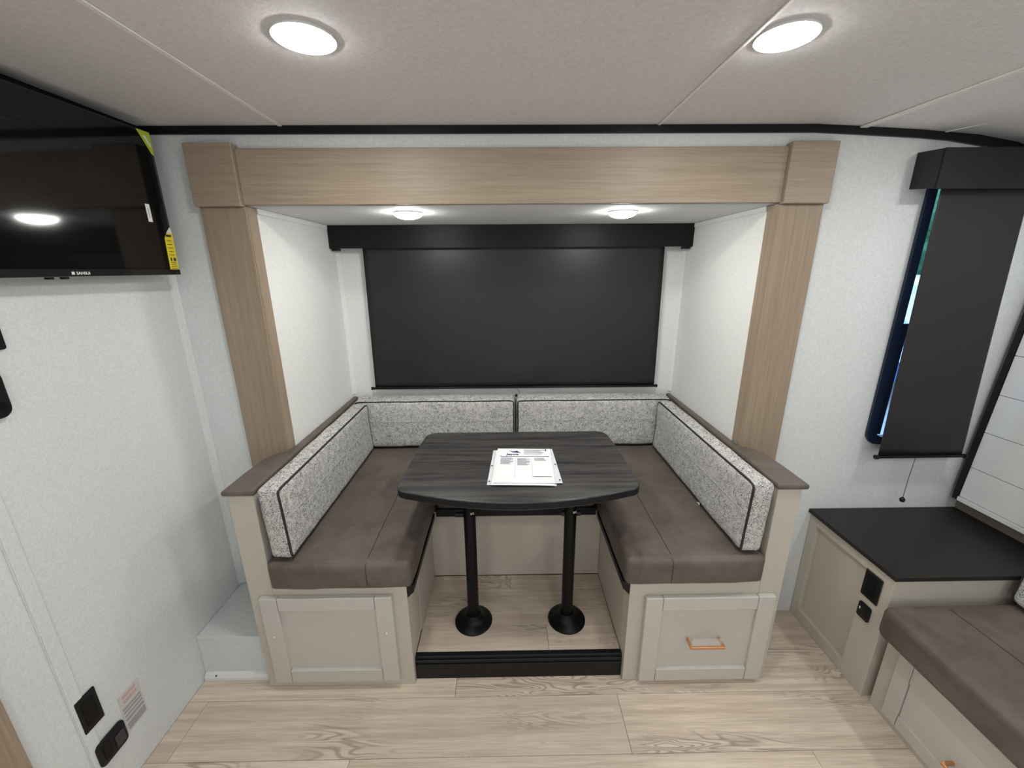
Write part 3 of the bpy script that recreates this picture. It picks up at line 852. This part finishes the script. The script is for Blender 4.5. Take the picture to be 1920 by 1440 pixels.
MB().prism(rrect(.880, .908, .158, .200, .005), 0, XL + .010, XL + .0125, .001, 1).build('port_cover', plain('dark_grey_plastic', (.035, .034, .042), .4), t)
MB().prism(rrect(.846, .868, .160, .212, .006), 0, XL + .010, XL + .012, .001, 1).build('port_cover', M_BLACK, t)
t = thing('warning_sticker', (XL, .96, .17), 'faint clear warning sticker with red and grey print beside outlet', 'sticker')
MB().box(XL + .0004, XL + .0008, .925, .995, .150, .290).build('film', M_LABW, t)
mb = MB()
for z0, z1 in ((.232, .240), (.219, .228), (.206, .214), (.190, .201), (.158, .184)): mb.box(XL + .0008, XL + .0010, .930, .990, z0, z1)
tag(mb.build('print_lines', plain('soft_grey_ink', (.36, .37, .37), .8), t), kind='stuff')
mb = MB()
for z0, z1 in ((.270, .282), (.252, .264)): mb.box(XL + .0008, XL + .0010, .938, .982, z0, z1)
tag(mb.build('red_print', M_RED, t), kind='stuff')
t = thing('wall_switch', (XL, .92, 1.36), 'black switch plate at left edge, upper of two', 'switch')
MB().prism(rrect(.885, .957, 1.358, 1.470, .006), 0, XL + .0008, XL + .008, .002, 2).build('plate', M_BLACKP, t)
MB().box(XL + .008, XL + .010, .905, .935, 1.385, 1.44, .001, 1).build('rocker', M_BLACK, t)
t = thing('wall_control', (XL, .9, 1.21), 'rounded black control at left edge below the switch plate', 'switch')
MB().prism(rrect(.845, .922, 1.205, 1.320, .024), 0, XL + .0008, XL + .018, .006, 3).build('plate', M_BLACKP, t, 'auto')
MB().lathe([(.010, XL + .018), (.009, XL + .021)], (0, .898, 1.235), 16, 0).build('button', M_BLACK, t, 'auto')

# ------------------------------------------------------------------ end table cabinet
E = thing('end_table_cabinet', (1.6, 1.3, 0), 'greige end table cabinet with black top beside the sofa', 'cabinet')
EX = 1.296
MB().box(EX + .016, 1.905, 1.106, W - .003, .001, .519).build('body', M_GREIGE, E)
def side(y0, y1, z0, z1, nm): MB().box(EX, EX + .0165, y0, y1, z0, z1, .001, 1).build(nm, M_GREIGE, E)
side(1.105, 1.206, .001, .519, 'stile'); side(1.455, W - .003, .001, .519, 'stile')
side(1.2065, 1.4545, .478, .519, 'rail'); side(1.2065, 1.4545, .001, .052, 'rail')
MB().box(EX - .014, 1.908, 1.092, W - .001, .5225, .540, .002, 2).build('countertop', M_TOP, E)
MB().box(EX - .006, EX + .004, 1.10, W - .003, .5195, .5222).build('batten', M_GREIGE, E)
t = thing('power_outlet', (EX, 1.17, .38), 'black power outlet on the side of the end table cabinet', 'outlet', 'black outlets')
MB().prism(rrect(1.137, 1.204, .378, .484, .003), 0, EX - .006, EX - .0008, .002, 1).build('plate', M_BLACKP, t)
MB().prism(rrect(1.152, 1.190, .392, .470, .004), 0, EX - .0075, EX - .006, .0004, 1).build('receptacle', M_BLACK, t)
t = thing('usb_port', (EX, 1.17, .29), 'small black charging port below the cabinet outlet', 'port')
MB().prism(rrect(1.148, 1.196, .291, .352, .007), 0, EX - .008, EX - .0008, .002, 2).build('plate', M_BLACKP, t, 'auto')
MB().box(EX - .0095, EX - .008, 1.184, 1.188, .322, .332, .0004, 1).build('port_light', M_WHITEP, t)

# greige ledge on end wall + bed panel
struct(MB().box(1.9095, XR - .0005, .0, W - .001, .50, .592, .001, 1), 'trim_15', M_RAIL, 'taupe rail on the end wall above the end table top', cat='trim')
P_ = thing('wall_bed_panel', (1.87, .9, .6), 'white shiplap wall-bed panel with black edge above end table', 'panel')
def px(z): return 1.860 + (z - .60) * .055
zs = [.618, .749, .900, 1.054, 1.208, 1.362, 1.47]
def slab(y0, y1, z0, z1, d0, d1, bev=.0): # leaning slab
    mb = MB()
    return mb.prism([(px(z0) + d0, z0), (px(z0) + d1, z0), (px(z1) + d1, z1), (px(z1) + d0, z1)], 1, y0, y1, bev, 1)
slab(-.2, 1.450, .603, 1.49, .008, .026).build('core', M_SHIP, P_)
for a, b in zip(zs, zs[1:]):
    slab(-.2, 1.4535, a + .0012, b - .0012, 0, .009, .0012).build('board', M_SHIP, P_)
slab(-.2, 1.4535, .600, .616, -.006, .010, .001).build('bottom_edge', M_SHIP, P_)
slab(1.4545, 1.474, .600, 1.49, -.004, .026).build('edge_trim', M_BLACKP, P_)

# ------------------------------------------------------------------ sofa
So = thing('sofa', (1.55, .3, 0), 'brown-grey leatherette sofa with greige base along the end wall', 'sofa')
MB().box(1.322, 1.90, -.75, 1.084, .001, .318, .001, 1).build('base', M_GREIGE, So)
MB().box(1.311, 1.3215, 1.034, 1.084, .001, .318, .001, 1).box(1.311, 1.3215, .30, 1.034, .0, .026).build('base_frame', M_GREIGE, So)
dd = MB().box(1.306, 1.3215, .50, .9815, .076, .222).build('drawer', M_GREIGE2, So)
MB().box(1.300, 1.3215, .984, 1.032, .030, .290, .001, 1).build('stile', M_GREIGE2, dd)
MB().box(1.300, 1.3215, .50, .982, .220, .290, .0015, 1).build('rail', M_GREIGE2, dd)
MB().box(1.300, 1.3215, .50, .982, .030, .078, .0015, 1).build('rail', M_GREIGE2, dd)
MB().box(1.270, 1.276, .70, .826, .112, .124, .001, 1).box(1.276, 1.306, .818, .826, .112, .124, .001, 1).box(1.276, 1.306, .70, .708, .112, .124, .001, 1).build('handle', M_COPPER, dd)
cu = Cushion((1.250, -.72, .322), (1.895, 1.086, .442), .028, (.004, .006, .006), seed=9, wob=.002)
sc_ = cu.mesh().build('seat', M_LEATH, So, True)
c = (1.452 - cu.c.x) / cu.h.x
MB().tube([cu.f((c, 1 - 2 * t / 60, 1)) for t in range(0, 60)], .0013, seg=6).build('seam', M_SEAM, sc_, True)
cu = Cushion((1.700, -.70, .452), (1.850, 1.080, .800), .030, (.012, .004, .004), lean=(-.042, 0), seed=10)
sb = cu.mesh().build('backrest', M_TWEED, So, True)
MB().tube(cu.loop(0, -1), .0042, True, 8).build('piping', M_PIPE, sb, True)

# ------------------------------------------------------------------ outside the windows
struct(MB().box(-30, 30, 2.6, 40, -.75, -.70), 'ground', M_GROUND, 'gravel lot outside the window', cat='ground')
t = thing('travel_trailer', (6.2, 6.0, -.7), 'white and blue trailer parked outside the narrow window', 'trailer')
MB().box(3.2, 9.5, 6.0, 8.4, -.2, 1.35, .06, 3).build('body', M_TRAIL, t)
MB().box(3.2, 9.5, 5.985, 5.998, .35, .62).build('stripe', M_NAVY, t)
MB().box(3.2, 9.5, 5.985, 5.998, -.2, .10).build('skirt', M_NAVY, t)
MB().box(3.6, 9.3, 5.7, 5.98, 1.25, 1.33, .02, 1).build('awning', M_WHITEP, t)
for x in (5.0, 7.4):
    f = MB().box(x, x + .9, 5.97, 5.998, .72, 1.15, .02, 1).build('window', M_FRAME, t)
MB().tube([(4.4, 5.95, 1.25), (4.9, 5.95, .2)], .025).build('awning_arm', M_WHITEP, t)
MB().tube([(5.6, 5.95, 1.25), (6.3, 5.95, .2)], .025).build('awning_arm', M_WHITEP, t)
def tree(x, y, h, r, seed, label):
    t = thing('tree', (x, y, -.7), label, 'tree', 'trees behind the parked trailer')
    MB().tube([(x, y, -.7), (x + .1, y, h * .3), (x, y + .1, h * .6)], .12).build('trunk', M_RAIL, t, True)
    b = bmesh.new(); bmesh.ops.create_icosphere(b, subdivisions=4, radius=1)
    for v in b.verts:
        v.co *= 1 + .35 * noise.noise(v.co * 2.5 + Vector((seed, 0, 0))) + .15 * noise.noise(v.co * 9)
        v.co = Vector((x + v.co.x * r, y + v.co.y * r, h * .62 + v.co.z * h * .42))
    m = MB(); m.merge(b); m.build('crown', M_TREE, t, True)
tree(7.6, 11, 4.2, 1.8, 1, 'green tree behind the trailer, left one')
tree(11.5, 12, 3.6, 2.0, 2, 'green tree behind the trailer, right one')
